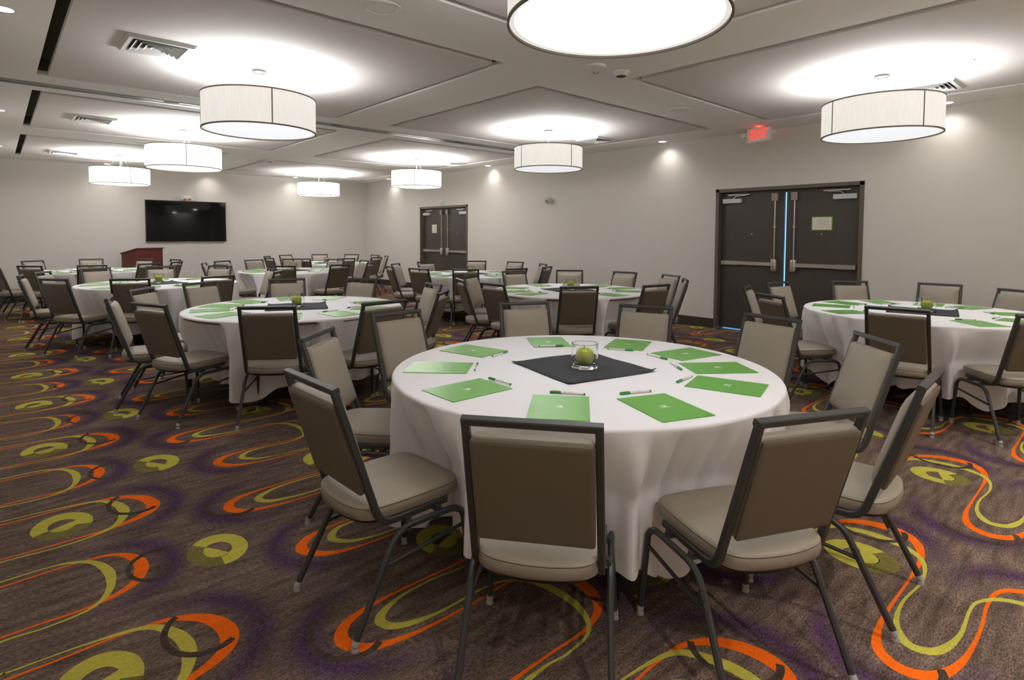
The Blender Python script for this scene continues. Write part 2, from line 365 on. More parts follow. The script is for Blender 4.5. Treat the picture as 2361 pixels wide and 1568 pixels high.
def carpet(name, rgb, amt, purple=False):
    m = bpy.data.materials.new(name); m.use_nodes = True
    b = m.node_tree.nodes['Principled BSDF']; b.inputs['Roughness'].default_value = 0.95; b.inputs['Specular IOR Level'].default_value = 0.1
    ge = N(m, 'ShaderNodeNewGeometry')
    mp = N(m, 'ShaderNodeMapping'); mp.inputs['Scale'].default_value = (60, 170, 1); mp.inputs['Rotation'].default_value = (0, 0, R(0)); L(m, ge.outputs['Position'], mp.inputs[0])
    n1 = N(m, 'ShaderNodeTexNoise'); n1.inputs['Scale'].default_value = 1.0; n1.inputs['Detail'].default_value = 3; n1.inputs['Roughness'].default_value = .7
    L(m, mp.outputs[0], n1.inputs['Vector'])
    mp2 = N(m, 'ShaderNodeMapping'); mp2.inputs['Scale'].default_value = (5, 26, 1); L(m, ge.outputs['Position'], mp2.inputs[0])
    n2 = N(m, 'ShaderNodeTexNoise'); n2.inputs['Scale'].default_value = 1.0; n2.inputs['Detail'].default_value = 4
    L(m, mp2.outputs[0], n2.inputs['Vector'])
    r1 = N(m, 'ShaderNodeMapRange'); r1.inputs[1].default_value = .3; r1.inputs[2].default_value = .7; r1.inputs[3].default_value = 1-amt; r1.inputs[4].default_value = 1+amt*1.15
    L(m, n1.outputs[0], r1.inputs[0])
    r2 = N(m, 'ShaderNodeMapRange'); r2.inputs[1].default_value = .3; r2.inputs[2].default_value = .7; r2.inputs[3].default_value = 1-amt*.55; r2.inputs[4].default_value = 1+amt*.55
    L(m, n2.outputs[0], r2.inputs[0])
    ml = N(m, 'ShaderNodeMath', operation='MULTIPLY'); L(m, r1.outputs[0], ml.inputs[0]); L(m, r2.outputs[0], ml.inputs[1])
    sc = N(m, 'ShaderNodeVectorMath', operation='SCALE'); L(m, ml.outputs[0], sc.inputs['Scale'])
    col = lin(rgb)
    if not purple: sc.inputs[0].default_value = col[:3]
    else:
        sx = N(m, 'ShaderNodeSeparateXYZ'); L(m, ge.outputs['Position'], sx.inputs[0]); prev = None
        def math_(op, a, bb, c=None):
            n = N(m, 'ShaderNodeMath', operation=op)
            for k, v in enumerate((a, bb, c)):
                if v is None: continue
                if isinstance(v, (int, float)): n.inputs[k].default_value = v
                else: L(m, v, n.inputs[k])
            return n.outputs[0]
        # soft purple halos woven round the loop ends, repeating with the pattern
        for cx, cy, rx, ry, hx in ((-.19, 0, .30, .29, 1), (-.33, -.66, .29, .27, 1), (-.84, -.33, .33, .25, -1), (-.72, -.98, .31, .25, -1)):
            ux = math_('WRAP', math_('SUBTRACT', sx.outputs[0], X0+cx), P/2, -P/2); uy = math_('WRAP', math_('SUBTRACT', sx.outputs[1], Y0+cy), P/2, -P/2)
            a = math_('POWER', math_('DIVIDE', ux, rx), 2); c_ = math_('POWER', math_('DIVIDE', uy, ry), 2)
            d = math_('SQRT', math_('ADD', a, c_), None)
            band = math_('ABSOLUTE', math_('SUBTRACT', d, 1.0), None)
            v = math_('SUBTRACT', 1.0, math_('DIVIDE', band, .3)); v = math_('MAXIMUM', v, 0.0)
            side = N(m, 'ShaderNodeMapRange'); side.inputs[1].default_value = -.08; side.inputs[2].default_value = .22; L(m, math_('MULTIPLY', ux, float(hx)), side.inputs[0])
            v = math_('MULTIPLY', v, side.outputs[0]); prev = v if prev is None else math_('MAXIMUM', prev, v)
        pn = math_('MULTIPLY', prev, math_('MULTIPLY_ADD', n2.outputs[0], 2.8, -.35)); pn = math_('MINIMUM', math_('MAXIMUM', pn, 0.0), 1.0)
        mx = N(m, 'ShaderNodeMix', data_type='RGBA'); mx.inputs[6].default_value = col; mx.inputs[7].default_value = lin((74, 52, 76)); L(m, pn, mx.inputs[0])
        L(m, mx.outputs[2], sc.inputs[0])
    L(m, sc.outputs[0], b.inputs['Base Color'])
    bp = N(m, 'ShaderNodeBump'); bp.inputs['Strength'].default_value = .5; bp.inputs['Distance'].default_value = .003
    L(m, n1.outputs[0], bp.inputs['Height']); L(m, bp.outputs[0], b.inputs['Normal'])
    return m
structure('floor', fl.mesh('floor', [carpet('carpet_brown', (104, 88, 78), .78, True), carpet('carpet_orange', (240, 106, 20), .14), carpet('carpet_lime', (186, 178, 74), .2),
          carpet('carpet_olive', (116, 110, 58), .3), carpet('carpet_dark', (74, 62, 54), .6)], 'raw'))
q = MB(); q.box(.2, 4.5, -15.5, -1, -.15, -.012); structure('trim_2', q.mesh('paving_outside', MT['ground']))

# ------------------------------------------------------------------ the two double doors in the right wall
def door(nm, y0, y1, paper_leaf, gap, floor_gap):
    d = structure(nm, None, (0, 0, 0)); fw = .05; f = MB()
    f.box(-.014, T, y0, y0+fw, 0, DH); f.box(-.014, T, y1-fw, y1, 0, DH); f.box(-.014, T, y0, y1, DH-fw, DH)
    for a, b in ((y0+fw, y0+fw+.016), (y1-fw-.016, y1-fw)): f.box(.13, .155, a, b, 0, DH-fw)
    f.box(.124, .15, y0+fw, y1-fw, DH-fw-.035, DH-fw)
    obj('door_frame', f.mesh('door_frame', MT['doorframe']), d)
    LX0, LX1 = .088, .122; ym = (y0+y1)/2; zt = DH-fw-.008
    for s in (-1, 1):       # s=-1: the leaf at smaller y (right-hand leaf in the photo)
        a, b = (y0+fw+.004, ym-gap/2) if s < 0 else (ym+gap/2, y1-fw-.004)
        m = MB(); m.box(LX0, LX1, a, b, floor_gap, zt); leaf = obj('door_leaf', m.mesh('door_leaf', MT['door']), d)
        inner = b if s < 0 else a; hinge = a if s < 0 else b; t = -s   # t points from hinge to the meeting edge
        # panic bar
        m = MB(); hi, ih = hinge+t*.03, inner-t*.16
        m.box(LX0-.055, LX0-.02, min(hi, ih), max(hi, ih), 1.02, 1.07); m.box(LX0-.06, LX0, min(hi, hi+t*.25), max(hi, hi+t*.25), 1.015, 1.075)
        obj('panic_bar', m.mesh('panic_bar', MT['steel']), leaf)
        m = MB(); c0 = inner-t*.125
        m.loft(rrect(.085, .2, .03), [(0.01, 0), (0, .01), (0, .05), (.012, .068), (.03, .074)], Matrix(((0, 0, -1, LX0), (1, 0, 0, c0), (0, 1, 0, 1.03), (0, 0, 0, 1))))
        obj('latch_case', m.mesh('latch_case', MT['steel'], 40), leaf)
        m = MB(); m.box(LX0-.06, LX0, c0-.045, c0+.045, zt-.15, zt-.04); obj('top_latch', m.mesh('top_latch', MT['bronze']), leaf)
        m = MB(); m.tube([(LX0-.035, c0, 1.12), (LX0-.035, c0, zt-.15)], .009); m.tube([(LX0-.035, c0, 1.585), (LX0-.035, c0, 1.6)], .022, 12); m.box(LX0-.035, LX0, c0-.008, c0+.008, 1.588, 1.598)
        obj('vertical_rod', m.mesh('vertical_rod', MT['steel'], 40), leaf)
        # door closer: body near the hinge and its arm
        m = MB(); ca, cb = hinge+t*.04, hinge+t*.33; m.box(LX0-.06, LX0, min(ca, cb), max(ca, cb), zt-.16, zt-.095); obj('closer_body', m.mesh('closer_body', MT['silver']), leaf)
        m = MB(); m.box(LX0-.05, LX0-.03, min(hinge+t*.12, hinge+t*.46), max(hinge+t*.12, hinge+t*.46), zt-.045, zt-.03)
        m.sweep([(LX0-.04, hinge+t*.2, zt-.095), (LX0-.04, hinge+t*.24, zt-.06), (LX0-.045, hinge+t*.40, zt-.052)], .014, .01, (1, 0, 0)); obj('closer_arm', m.mesh('closer_arm', MT['steel']), leaf)
        m = MB(); m.tube([(LX0-.006, (a+b)/2, 1.49), (LX0, (a+b)/2, 1.49)], .009, 12); obj('peephole', m.mesh('peephole', MT['white']), leaf)
        if s == paper_leaf[0]:
            wd, ht, cz = paper_leaf[1:]; cy = (a+b)/2 + paper_leaf[0]*0.0
            m = MB(); m.box(LX0-.004, LX0, cy-wd/2, cy+wd/2, cz-ht/2, cz+ht/2, 0); m.box(LX0-.005, LX0-.004, cy-wd/2+.012, cy+wd/2-.012, cz-ht/2+.012, cz+ht/2-.012, 1)
            for k in range(5): m.box(LX0-.0055, LX0-.005, cy-wd*.36+.01*(k % 2), cy+wd*(.2+.04*(k % 3)), cz+ht*(.30-.1*k), cz+ht*(.30-.1*k)+.004, 2)
            for k in range(3): m.box(LX0-.0055, LX0-.005, cy-wd*.4+k*wd*.28, cy-wd*.4+k*wd*.28+wd*.22, cz-ht*.27, cz-ht*.27+.005, 3)
            obj('notice_sheet', m.mesh('notice_sheet', [MT['lime_edge'], MT['pagewhite'], MT['greyprint'], MT['redprint']]), leaf)
    m = MB(); m.box(LX0-.03, LX1+.03, y0+fw, y1-fw, 0, .006); obj('threshold', m.mesh('threshold', MT['doorframe']), d)
    return d
door('door_1', *DOORS[0], (-1, .27, .19, 1.635), .025, .024)
door('door_2', *DOORS[1], (1, .23, .23, 1.61), .006, .008)

# ================================================================== THE DRUM PENDANTS
def drum(x, y, seam, near, label):
    t = thing('drum_pendant', label, 'lamp', (x, y, H-.004), 0, 'linen drum pendants')
    z0, z1 = 2.43-H, 2.74-H; r = .5
    m = MB(); m.lathe([(r, z0), (r, z1), (r-.004, z1), (r-.004, z0)], 72, closed=True)
    sh = obj('lamp_shade', m.mesh('lamp_shade', MT['shade_near' if near else 'shade_far'], 40), t)
    for z in (z0, z1): 
        m = MB(); m.lathe([(r+.003, z-.006), (r+.003, z+.006), (r-.008, z+.006), (r-.008, z-.006)], 72, closed=True); obj('trim_ring', m.mesh('trim_ring', MT['lamptrim'], 40), sh)
    a0 = math.atan2(CAMP.y-y, CAMP.x-x)+seam
    for k in range(4):
        a = a0+k*math.pi/2; m = MB(); mx = Matrix.Rotation(a, 4, 'Z')
        m.box(r-.001, r+.002, -.005, .005, z0, z1, 0, mx); obj('shade_seam', m.mesh('shade_seam', MT['lamptrim']), sh)
    m = MB(); m.lathe([(0, 0), (r-.03, 0), (r-.03, .006), (0, .006)], 64); df = obj('diffuser', m.mesh('diffuser', MT['diff_near' if near else 'diff_far']), t, (0, 0, z0+.012))
    m = MB(); m.lathe([(r-.03, -.004), (r-.008, -.004), (r-.008, .01), (r-.03, .01)], 64, closed=True); obj('retaining_ring', m.mesh('retaining_ring', MT['shade_near' if near else 'shade_far']), t, (0, 0, z0+.012))
    m = MB(); m.lathe([(0, -.028), (.05, -.028), (.064, -.02), (.066, 0), (0, 0)], 32); obj('canopy', m.mesh('canopy', MT['nickel'], 40), t)
    m = MB(); m.lathe([(.03, z1-.04), (.036, z1-.04), (.036, z1-.02), (.03, z1-.02)], 24, closed=True)
    for k in range(3):
        a = a0+.5+k*2.0944; m.tube([(.033*math.cos(a), .033*math.sin(a), z1-.03), (.495*math.cos(a), .495*math.sin(a), z1-.01)], .0035, 6)
    m.tube([(0, 0, z1-.03), (0, 0, z1-.18)], .03, 10); obj('lamp_holder', m.mesh('lamp_holder', MT['nickel'], 40), t)
    m = MB(); m.tube([(0, 0, -.02), (.004, .003, (z1)/2), (0, 0, z1-.03)], .005, 8); obj('cord', m.mesh('cord', MT['white'], 40), t)
    for k in range(3):
        a = a0+.5+k*2.0944; m = MB(); m.tube([(.035*math.cos(a), .035*math.sin(a), -.025), (.23*math.cos(a), .23*math.sin(a), z1-.02)], .0022, 6)
        obj('hanging_wire', m.mesh('hanging_wire', MT['nickel']), t)
    for k in range(3):
        a = a0+1.1+k*2.0944
        ld = bpy.data.lights.new('drum_bulb', 'POINT'); ld.energy = (UP_NEAR if near else UP_FAR); ld.shadow_soft_size = .13; ld.color = (.94, .965, 1.0)
        lo = bpy.data.objects.new('drum_bulb', ld); COL.objects.link(lo); lo.parent = t; lo.location = (.16*math.cos(a), .16*math.sin(a), z1-(.12, .16, .20)[k])
PD = [(-6.27, -14.27, 2.4, 1, 'huge white drum pendant cut off by the top of the picture'),
      (-6.51, -10.26, .2, 1, 'cream linen drum pendant above the table left of the nearest'),
      (-2.07, -14.17, .69, 1, 'cream linen drum pendant in front of the near double doors'),
      (-2.32, -9.97, -.86, 1, 'cream linen drum pendant hanging mid-room left of the exit sign'),
      (-6.27, -6.26, .05, 0, 'bright white drum pendant overlapping above the television'),
      (-1.99, -5.91, -.08, 0, 'bright white drum pendant left above the far double doors'),
      (-6.52, -2.28, .33, 0, 'bright white drum pendant furthest left, nearest the television wall'),
      (-2.31, -1.91, -.51, 0, 'smallest white drum pendant, hanging near the far room corner')]
for a in PD: drum(*a)

# recessed downlights that wash the walls, plus an added fill row behind the camera
def downlight(x, y, tx, ty, label, e=1.0):
    t = thing('recessed_downlight', label, 'downlight', (x, y, H), 0, 'recessed downlights along the walls')
    m = MB(); m.lathe([(.06, 0), (.085, 0), (.085, -.006), (.06, -.004)], 32, closed=True); obj('trim_ring', m.mesh('downlight_ring', MT['bulbring'], 40), t)
    m = MB(); m.lathe([(0, -.003), (.06, -.003), (.06, -.0005), (0, -.0005)], 32); obj('lens', m.mesh('downlight_lens', MT['down']), t)
    ld = bpy.data.lights.new('downlight_bulb', 'SPOT'); ld.energy = SPOT*e; ld.spot_size = R(128); ld.spot_blend = 1.0; ld.shadow_soft_size = .03; ld.color = (1.0, .93, .87)
    lo = bpy.data.objects.new('downlight_bulb', ld); COL.objects.link(lo); lo.parent = t; lo.location = (0, 0, -.012)
    d = Vector((tx, ty, -1.0)).normalized(); lo.rotation_euler = (-d).to_track_quat('Z', 'Y').to_euler()
W_ = .2
for x, y, tx, ty, lb in ((-.22, -14.32, W_, 0, 'recessed downlight just right of the drum pendant by near doors'), (-.22, -10.53, W_, 0, 'recessed downlight on right wall left of the exit sign'),
        (-.18, -6.0, W_, 0, 'recessed downlight between two pendants above the right wall'), (-.2, -1.7, W_, 0, 'recessed downlight hidden above the far right corner'),
        (-2.25, -.27, 0, W_, 'recessed downlight left of the smallest drum pendant'), (-4.36, -.3, 0, W_, 'recessed downlight hidden behind the drum pendant above television'),
        (-6.49, -.34, 0, W_, 'recessed downlight above the furthest left drum pendant'), (-8.32, -10.59, -W_, 0, 'bright recessed downlight cut off at the top left corner'),
        (-8.32, -6.2, -W_, 0, 'recessed downlight above the left wall, beyond the track'), (-8.32, -14.6, -W_, 0, 'recessed downlight above the left wall beside the camera'),
        (-8.32, -2.2, -W_, 0, 'recessed downlight above the far left corner'), (-7.6, -16.72, 0, -W_, 'added fill downlight behind the camera, leftmost of four'), (-5.5, -16.72, 0, -W_, 'added fill downlight behind the camera, second of four'), (-3.4, -16.72, 0, -W_, 'added fill downlight behind the camera, third of four'), (-1.3, -16.72, 0, -W_, 'added fill downlight behind the camera, rightmost of four')):
    downlight(x, y, tx, ty, lb, 16.0 if y < -16 else 2.0 if x < -8 else 1.0)  # unseen near-wall row is added as front fill, hence its strength

# ------------------------------------------------------------------ things on the ceiling
def vent(x, y, label):
    t = thing('ceiling_vent', label, 'vent', (x, y, H-.004), 0, 'square ceiling air vents'); a = .245
    fr = MB(); z = -.028
    for k in range(4):
        mx = Matrix.Rotation(k*math.pi/2, 4, 'Z')
        fr.add([mx @ Vector(p) for p in ((-a, -a, 0), (a, -a, 0), (a-.02, -a+.02, z), (-a+.02, -a+.02, z))], [(0, 1, 2, 3)])
        fr.add([mx @ Vector(p) for p in ((-a+.02, -a+.02, z), (a-.02, -a+.02, z), (a-.055, -a+.055, z+.004), (-a+.055, -a+.055, z+.004))], [(0, 1, 2, 3)])
        fr.add([mx @ Vector(p) for p in ((-a+.055, -a+.055, z+.004), (a-.055, -a+.055, z+.004), (a-.055, -a+.055, -.001), (-a+.055, -a+.055, -.001))], [(0, 1, 2, 3)])
    obj('vent_frame', fr.mesh('vent_frame', MT['vent']), t)
    m = MB(); m.box(-a+.05, a-.05, -a+.05, a-.05, -.003, -.001); obj('vent_back', m.mesh('vent_back', MT['track_dark']), t)
    lv = MB()
    for q in range(4):
        r0 = .175-q*.042
        for k in range(4):
            mx = Matrix.Rotation(k*math.pi/2, 4, 'Z'); r1 = r0-.030
            lv.add([mx @ Vector(p) for p in ((-r0, -r0, -.03), (r0, -r0, -.03), (r1, -r1, -.006), (-r1, -r1, -.006))], [(0, 1, 2, 3)])
            lv.add([mx @ Vector(p) for p in ((-r0, -r0, -.032), (r0, -r0, -.032), (r1, -r1, -.008), (-r1, -r1, -.008))], [(3, 2, 1, 0)])
    lv.box(-.012, .012, -.012, .012, -.032, -.004)
    obj('louvres', lv.mesh('louvres', MT['vent'], 'raw'), t)
for x, y, lb in ((-7.37, -10.41, 'large square air vent, top left, behind the cream pendant'), (-7.37, -6.37, 'square air vent left of the bright pendant over television'),
                 (-7.37, -2.10, 'small square air vent above the furthest left pendant'), (-1.19, -9.93, 'square air vent right of the mid-room cream pendant'),
                 (-1.05, -5.82, 'square air vent right of the pendant by far doors'), (-1.16, -1.45, 'square air vent right of the smallest pendant'),
                 (-1.24, -14.38, 'square air vent partly behind the pendant at the right')): vent(x, y, lb)
def speaker(x, y, label):
    t = thing('ceiling_speaker', label, 'speaker', (x, y, H), 0, 'round ceiling speakers')
    m = MB(); m.lathe([(.105, -.004), (.11, -.010), (.13, -.006), (.132, 0)], 40); obj('speaker_rim', m.mesh('speaker_rim', MT['white'], 40), t)
    m = MB(); m.lathe([(0, -.008), (.06, -.0075), (.106, -.004)], 40); obj('speaker_grille', m.mesh('speaker_grille', MT['ceiling'], 40), t)
speaker(-6.41, -12.38, 'round speaker in the ceiling, top left of the huge pendant'); speaker(-2.13, -12.03, 'round speaker in the ceiling left of the exit sign')
speaker(-6.5, -4.45, 'round speaker ring in ceiling beside the bright left pendants'); speaker(-1.96, -4.3, 'small round speaker in ceiling above the far right pendants')
def strobe(x, y, label):
    t = thing('ceiling_strobe', label, 'alarm', (x, y, H), 0)
    m = MB(); m.lathe([(0, -.03), (.06, -.03), (.085, -.018), (.09, 0), (0, 0)], 32); obj('strobe_body', m.mesh('strobe_body', MT['white'], 40), t)
    m = MB(); m.lathe([(0, -.075), (.018, -.07), (.028, -.055), (.026, -.03)], 20); obj('strobe_lens', m.mesh('strobe_lens', MT['glass'], 60), t)
strobe(-4.30, -12.51, 'white ceiling strobe with clear lens under the huge pendant'); strobe(-4.53, -3.72, 'far white ceiling strobe right of the bright left pendants')
def smoke(x, y, label):
    t = thing('smoke_detector', label, 'smoke detector', (x, y, H), 0)
    m = MB(); m.lathe([(0, -.02), (.05, -.02), (.08, -.012), (.082, 0)], 32); m.lathe([(.05, -.02), (.056, -.035), (.05, -.042)], 32); obj('detector_base', m.mesh('detector_base', MT['white'], 40), t)
    m = MB(); m.lathe([(.045, -.02), (.046, -.045), (.03, -.05), (0, -.052)], 24); obj('detector_sensor', m.mesh('detector_sensor', MT['black'], 40), t)
smoke(-3.97, -12.54, 'round smoke detector just right of the ceiling strobe'); smoke(-4.10, -3.62, 'far smoke detector right of the far ceiling strobe')
def sprinkler(x, y, label):
    t = thing('sprinkler_head', label, 'sprinkler', (x, y, H-.004), 0, 'sprinkler heads')
    m = MB(); m.lathe([(0, -.004), (.034, -.004), (.038, 0)], 24); m.tube([(0, 0, 0), (0, 0, -.02)], .008); m.tube([(-.012, 0, -.02), (0, 0, -.038), (.012, 0, -.02)], .003, 6)
    m.lathe([(0, -.038), (.018, -.038), (.018, -.04), (0, -.04)], 16); obj('sprinkler_body', m.mesh('sprinkler_body', MT['white'], 40), t)
sprinkler(-2.05, -14.83, 'sprinkler head right of the near door pendant'); sprinkler(-6.11, -10.22, 'sprinkler head beside the left cream pendant canopy')
sprinkler(-1.75, -10.05, 'sprinkler head right of the mid-room pendant canopy')

# exit sign hung under the ceiling in front of the right wall
t = thing('exit_sign', 'white exit sign with glowing red EXIT letters above near doors', 'exit sign', (-.36, -12.2, 2.885), 0)
m = MB(); m.box(-.02, .02, -.165, .165, -.095, .09); obj('sign_housing', m.mesh('sign_housing', MT['signwhite']), t)
m = MB(); m.box(-.03, .03, -.08, .08, .09, .1); obj('mounting_plate', m.mesh('mounting_plate', MT['white']), t)
def text_mesh(s, size, ext, mt):
    cu = bpy.data.curves.new(s, 'FONT'); cu.body = s; cu.size = size; cu.extrude = ext; cu.align_x = 'CENTER'; cu.align_y = 'CENTER'; cu.offset = size*.022
    o = bpy.data.objects.new('tmp', cu); COL.objects.link(o); dg = bpy.context.evaluated_depsgraph_get(); me = bpy.data.meshes.new_from_object(o.evaluated_get(dg))
    bpy.data.objects.remove(o); me.name = 'letters'; me.materials.clear(); me.materials.append(mt); return me
o = obj('exit_letters', text_mesh('EXIT', .17, .002, MT['exitred']), t); o.matrix_local = Matrix(((0, 0, -1, -.0225), (-1, 0, 0, 0), (0, 1, 0, 0), (0, 0, 0, 1))) @ Matrix.Scale(.72, 4, (1, 0, 0))
for s in (-1, 1):
    m = MB(); m.lathe([(0, 0), (.028, 0), (.034, .012), (.026, .02), (.02, .012), (0, .01)], 24, mx=Matrix.Translation((-.03, s*.215, .01)) @ Matrix.Rotation(R(-90), 4, 'Y'))
    m.tube([(0, s*.165, .0), (-.01, s*.2, .005)], .008); obj('lamp_head', m.mesh('lamp_head', MT['white'], 40), t)
m = MB(); m.box(-.012, .0, .12, .135, -.104, -.095); obj('indicator', m.mesh('indicator', MT['reddot']), t)
ld = bpy.data.lights.new('exit_glow', 'POINT'); ld.energy = .5; ld.color = (1, .03, .02); ld.shadow_soft_size = .02; lo = bpy.data.objects.new('exit_glow', ld); COL.objects.link(lo); lo.parent = t; lo.location = (0.0, 0, .112)

# things on the walls
t = thing('wall_sensor', 'small grey motion sensor high on the right wall', 'sensor', (0, -7.78, 2.155))
m = MB(); m.lathe([(0, 0), (.05, 0), (.05, .03), (.03, .045), (0, .05)], 24, mx=Matrix.Rotation(R(-90), 4, 'Y')); obj('sensor_mount', m.mesh('sensor_mount', MT['white'], 40), t)
mx = Matrix.Translation((-.085, -.01, .0)) @ Matrix.Rotation(R(-125), 4, 'Y') @ Matrix.Rotation(R(0), 4, 'Z')
m = MB(); m.lathe([(0, -.055), (.04, -.05), (.06, -.02), (.06, .03), (.05, .045)], 28, mx=mx); obj('sensor_head', m.mesh('sensor_head', MT['silver'], 40), t)
m = MB(); m.lathe([(0, .046), (.05, .045)], 28, mx=mx); obj('sensor_lens', m.mesh('sensor_lens', MT['greyprint'], 40), t)
t = thing('room_sign', 'pale green notice card above the far double doors', 'sign', (0, -4.0, 2.28))
m = MB(); m.box(-.006, 0, -.11, .11, -.1, .1); obj('sign_card', m.mesh('sign_card', MT['palegreen']), t)
m = MB()
for k, (a, b) in enumerate(((-.085, .05), (-.06, .08))): m.box(-.008, -.006, a, b, -.03-.035*k, -.018-.035*k)
obj('sign_print', m.mesh('sign_print', MT['greenprint']), t)
def plate(nm, label, cat, loc, axis, kind):
    t = thing(nm, label, cat, loc); mx = Matrix.Identity(4) if axis == 'y' else Matrix.Rotation(R(-90), 4, 'Z')
    m = MB(); m.box(-.036, .036, -.006, 0, -.058, .058, 0, mx); obj('cover_plate', m.mesh('cover_plate', MT['white']), t)
    m = MB()
    if kind == 'outlet':
        for z in (-.026, .026): m.box(-.016, .016, -.009, -.006, z-.014, z+.014, 0, mx)
        for z in (-.026, .026):
            for x in (-.007, .007): m.box(x-.0015, x+.0015, -.0095, -.009, z-.005, z+.007, 1, mx)
    elif kind == 'jack': m.box(-.01, .01, -.009, -.006, -.012, .012, 1, mx)
    else: m.box(-.016, .016, -.010, -.006, -.033, .033, 0, mx)
    obj('socket' if kind != 'switch' else 'rocker', m.mesh('socket', [MT['white'], MT['black']]), t)
plate('data_outlet', 'left cover plate with a dark jack, below the television', 'outlet', (-4.88, 0, .478), 'y', 'jack')
plate('wall_outlet', 'right of two white cover plates low on the television wall', 'outlet', (-4.765, 0, .475), 'y', 'outlet')
plate('wall_outlet', 'white outlet low on right wall behind the middle tables', 'outlet', (0, -7.79, .487), 'x', 'outlet')
plate('wall_outlet', 'white outlet low on right wall near the far corner', 'outlet', (0, -1.12, .45), 'x', 'outlet')
plate('wall_switch', 'small white switch left of the far double doors', 'switch', (0, -1.55, 2.09), 'x', 'switch')
# television
t = thing('wall_television', 'large black wall television behind the lectern', 'television', (-4.86, 0, 1.76))
m = MB(); m.box(-.885, .885, -.06, -.02, -.5, .5); m.box(-.3, .3, -.02, 0, -.2, .2); obj('casing', m.mesh('television_casing', MT['black']), t)
m = MB(); m.box(-.872, .872, -.062, -.06, -.485, .487); obj('screen', m.mesh('television_screen', MT['screen']), t)
m = MB(); m.box(-.885, .885, -.064, -.058, .494, .5); m.box(-.885, -.879, -.064, -.058, -.5, .5); m.box(.879, .885, -.064, -.058, -.5, .5); m.box(-.885, .885, -.064, -.058, -.5, -.493); obj('bezel', m.mesh('television_bezel', MT['bronze']), t)
m = MB(); m.box(-.03, .03, -.066, -.062, -.494, -.487); obj('badge', m.mesh('television_badge', MT['silver']), t)
t = thing('emergency_light', 'white twin-head emergency light above the television', 'emergency light', (-4.86, 0, 2.34))
m = MB(); m.loft(rrect(.26, .09, .03), [(.0, 0), (0, .06), (.015, .085), (.03, .09)], Matrix.Rotation(R(90), 4, 'X')); obj('light_housing', m.mesh('light_housing', MT['white'], 40), t)
for s in (-1, 1):
    m = MB(); m.lathe([(0, 0), (.03, 0), (.042, .025), (.036, .035), (.03, .025), (0, .022)], 24, mx=Matrix.Translation((s*.1, -.085, -.018)) @ Matrix.Rotation(R(90), 4, 'X') @ Matrix.Rotation(R(s*20), 4, 'Y')); obj('lamp_head', m.mesh('emergency_lamp_head', MT['silver'], 40), t)
m = MB(); m.box(-.015, .015, -.09, -.07, -.06, -.045); obj('indicator', m.mesh('emergency_indicator', MT['reddot']), t)
# lectern
t = thing('lectern', 'dark red wooden lectern with sloping top before the television wall', 'lectern', (-5.93, -.72, 0), R(-62+90))
m = MB()   # local: front faces -Y, reading slope falls towards +Y
hw, d0, d1 = .31, -.24, .24
for x in (-hw, hw-.02): m.add([(x, d0, .05), (x+.02, d0, .05), (x+.02, d1, .05), (x, d1, .05), (x, d0, 1.115), (x+.02, d0, 1.115), (x+.02, d1, 1.0), (x, d1, 1.0)], [(0, 3, 2, 1), (4, 5, 6, 7), (0, 1, 5, 4), (2, 3, 7, 6), (1, 2, 6, 5), (3, 0, 4, 7)])
obj('side_panel', m.mesh('lectern_side', MT['wood']), t)
m = MB(); m.box(-hw+.02, hw-.02, d0, d0+.02, .05, 1.115); obj('front_panel', m.mesh('lectern_front', MT['wood']), t)
m = MB(); m.add([(-hw-.02, d0-.02, 1.118), (hw+.02, d0-.02, 1.118), (hw+.02, d1+.02, 1.0), (-hw-.02, d1+.02, 1.0), (-hw-.02, d0-.02, 1.14), (hw+.02, d0-.02, 1.14), (hw+.02, d1+.02, 1.022), (-hw-.02, d1+.02, 1.022)], [(0, 3, 2, 1), (4, 5, 6, 7), (0, 1, 5, 4), (1, 2, 6, 5), (2, 3, 7, 6), (3, 0, 4, 7)]); obj('reading_top', m.mesh('lectern_top', MT['wood']), t)
m = MB(); m.box(-hw+.02, hw-.02, d0+.02, d1-.02, .55, .57); obj('shelf', m.mesh('lectern_shelf', MT['wood']), t)
m = MB(); m.box(-hw-.01, hw+.01, d0-.01, d1+.01, 0, .05); obj('plinth', m.mesh('lectern_plinth', MT['wood']), t)

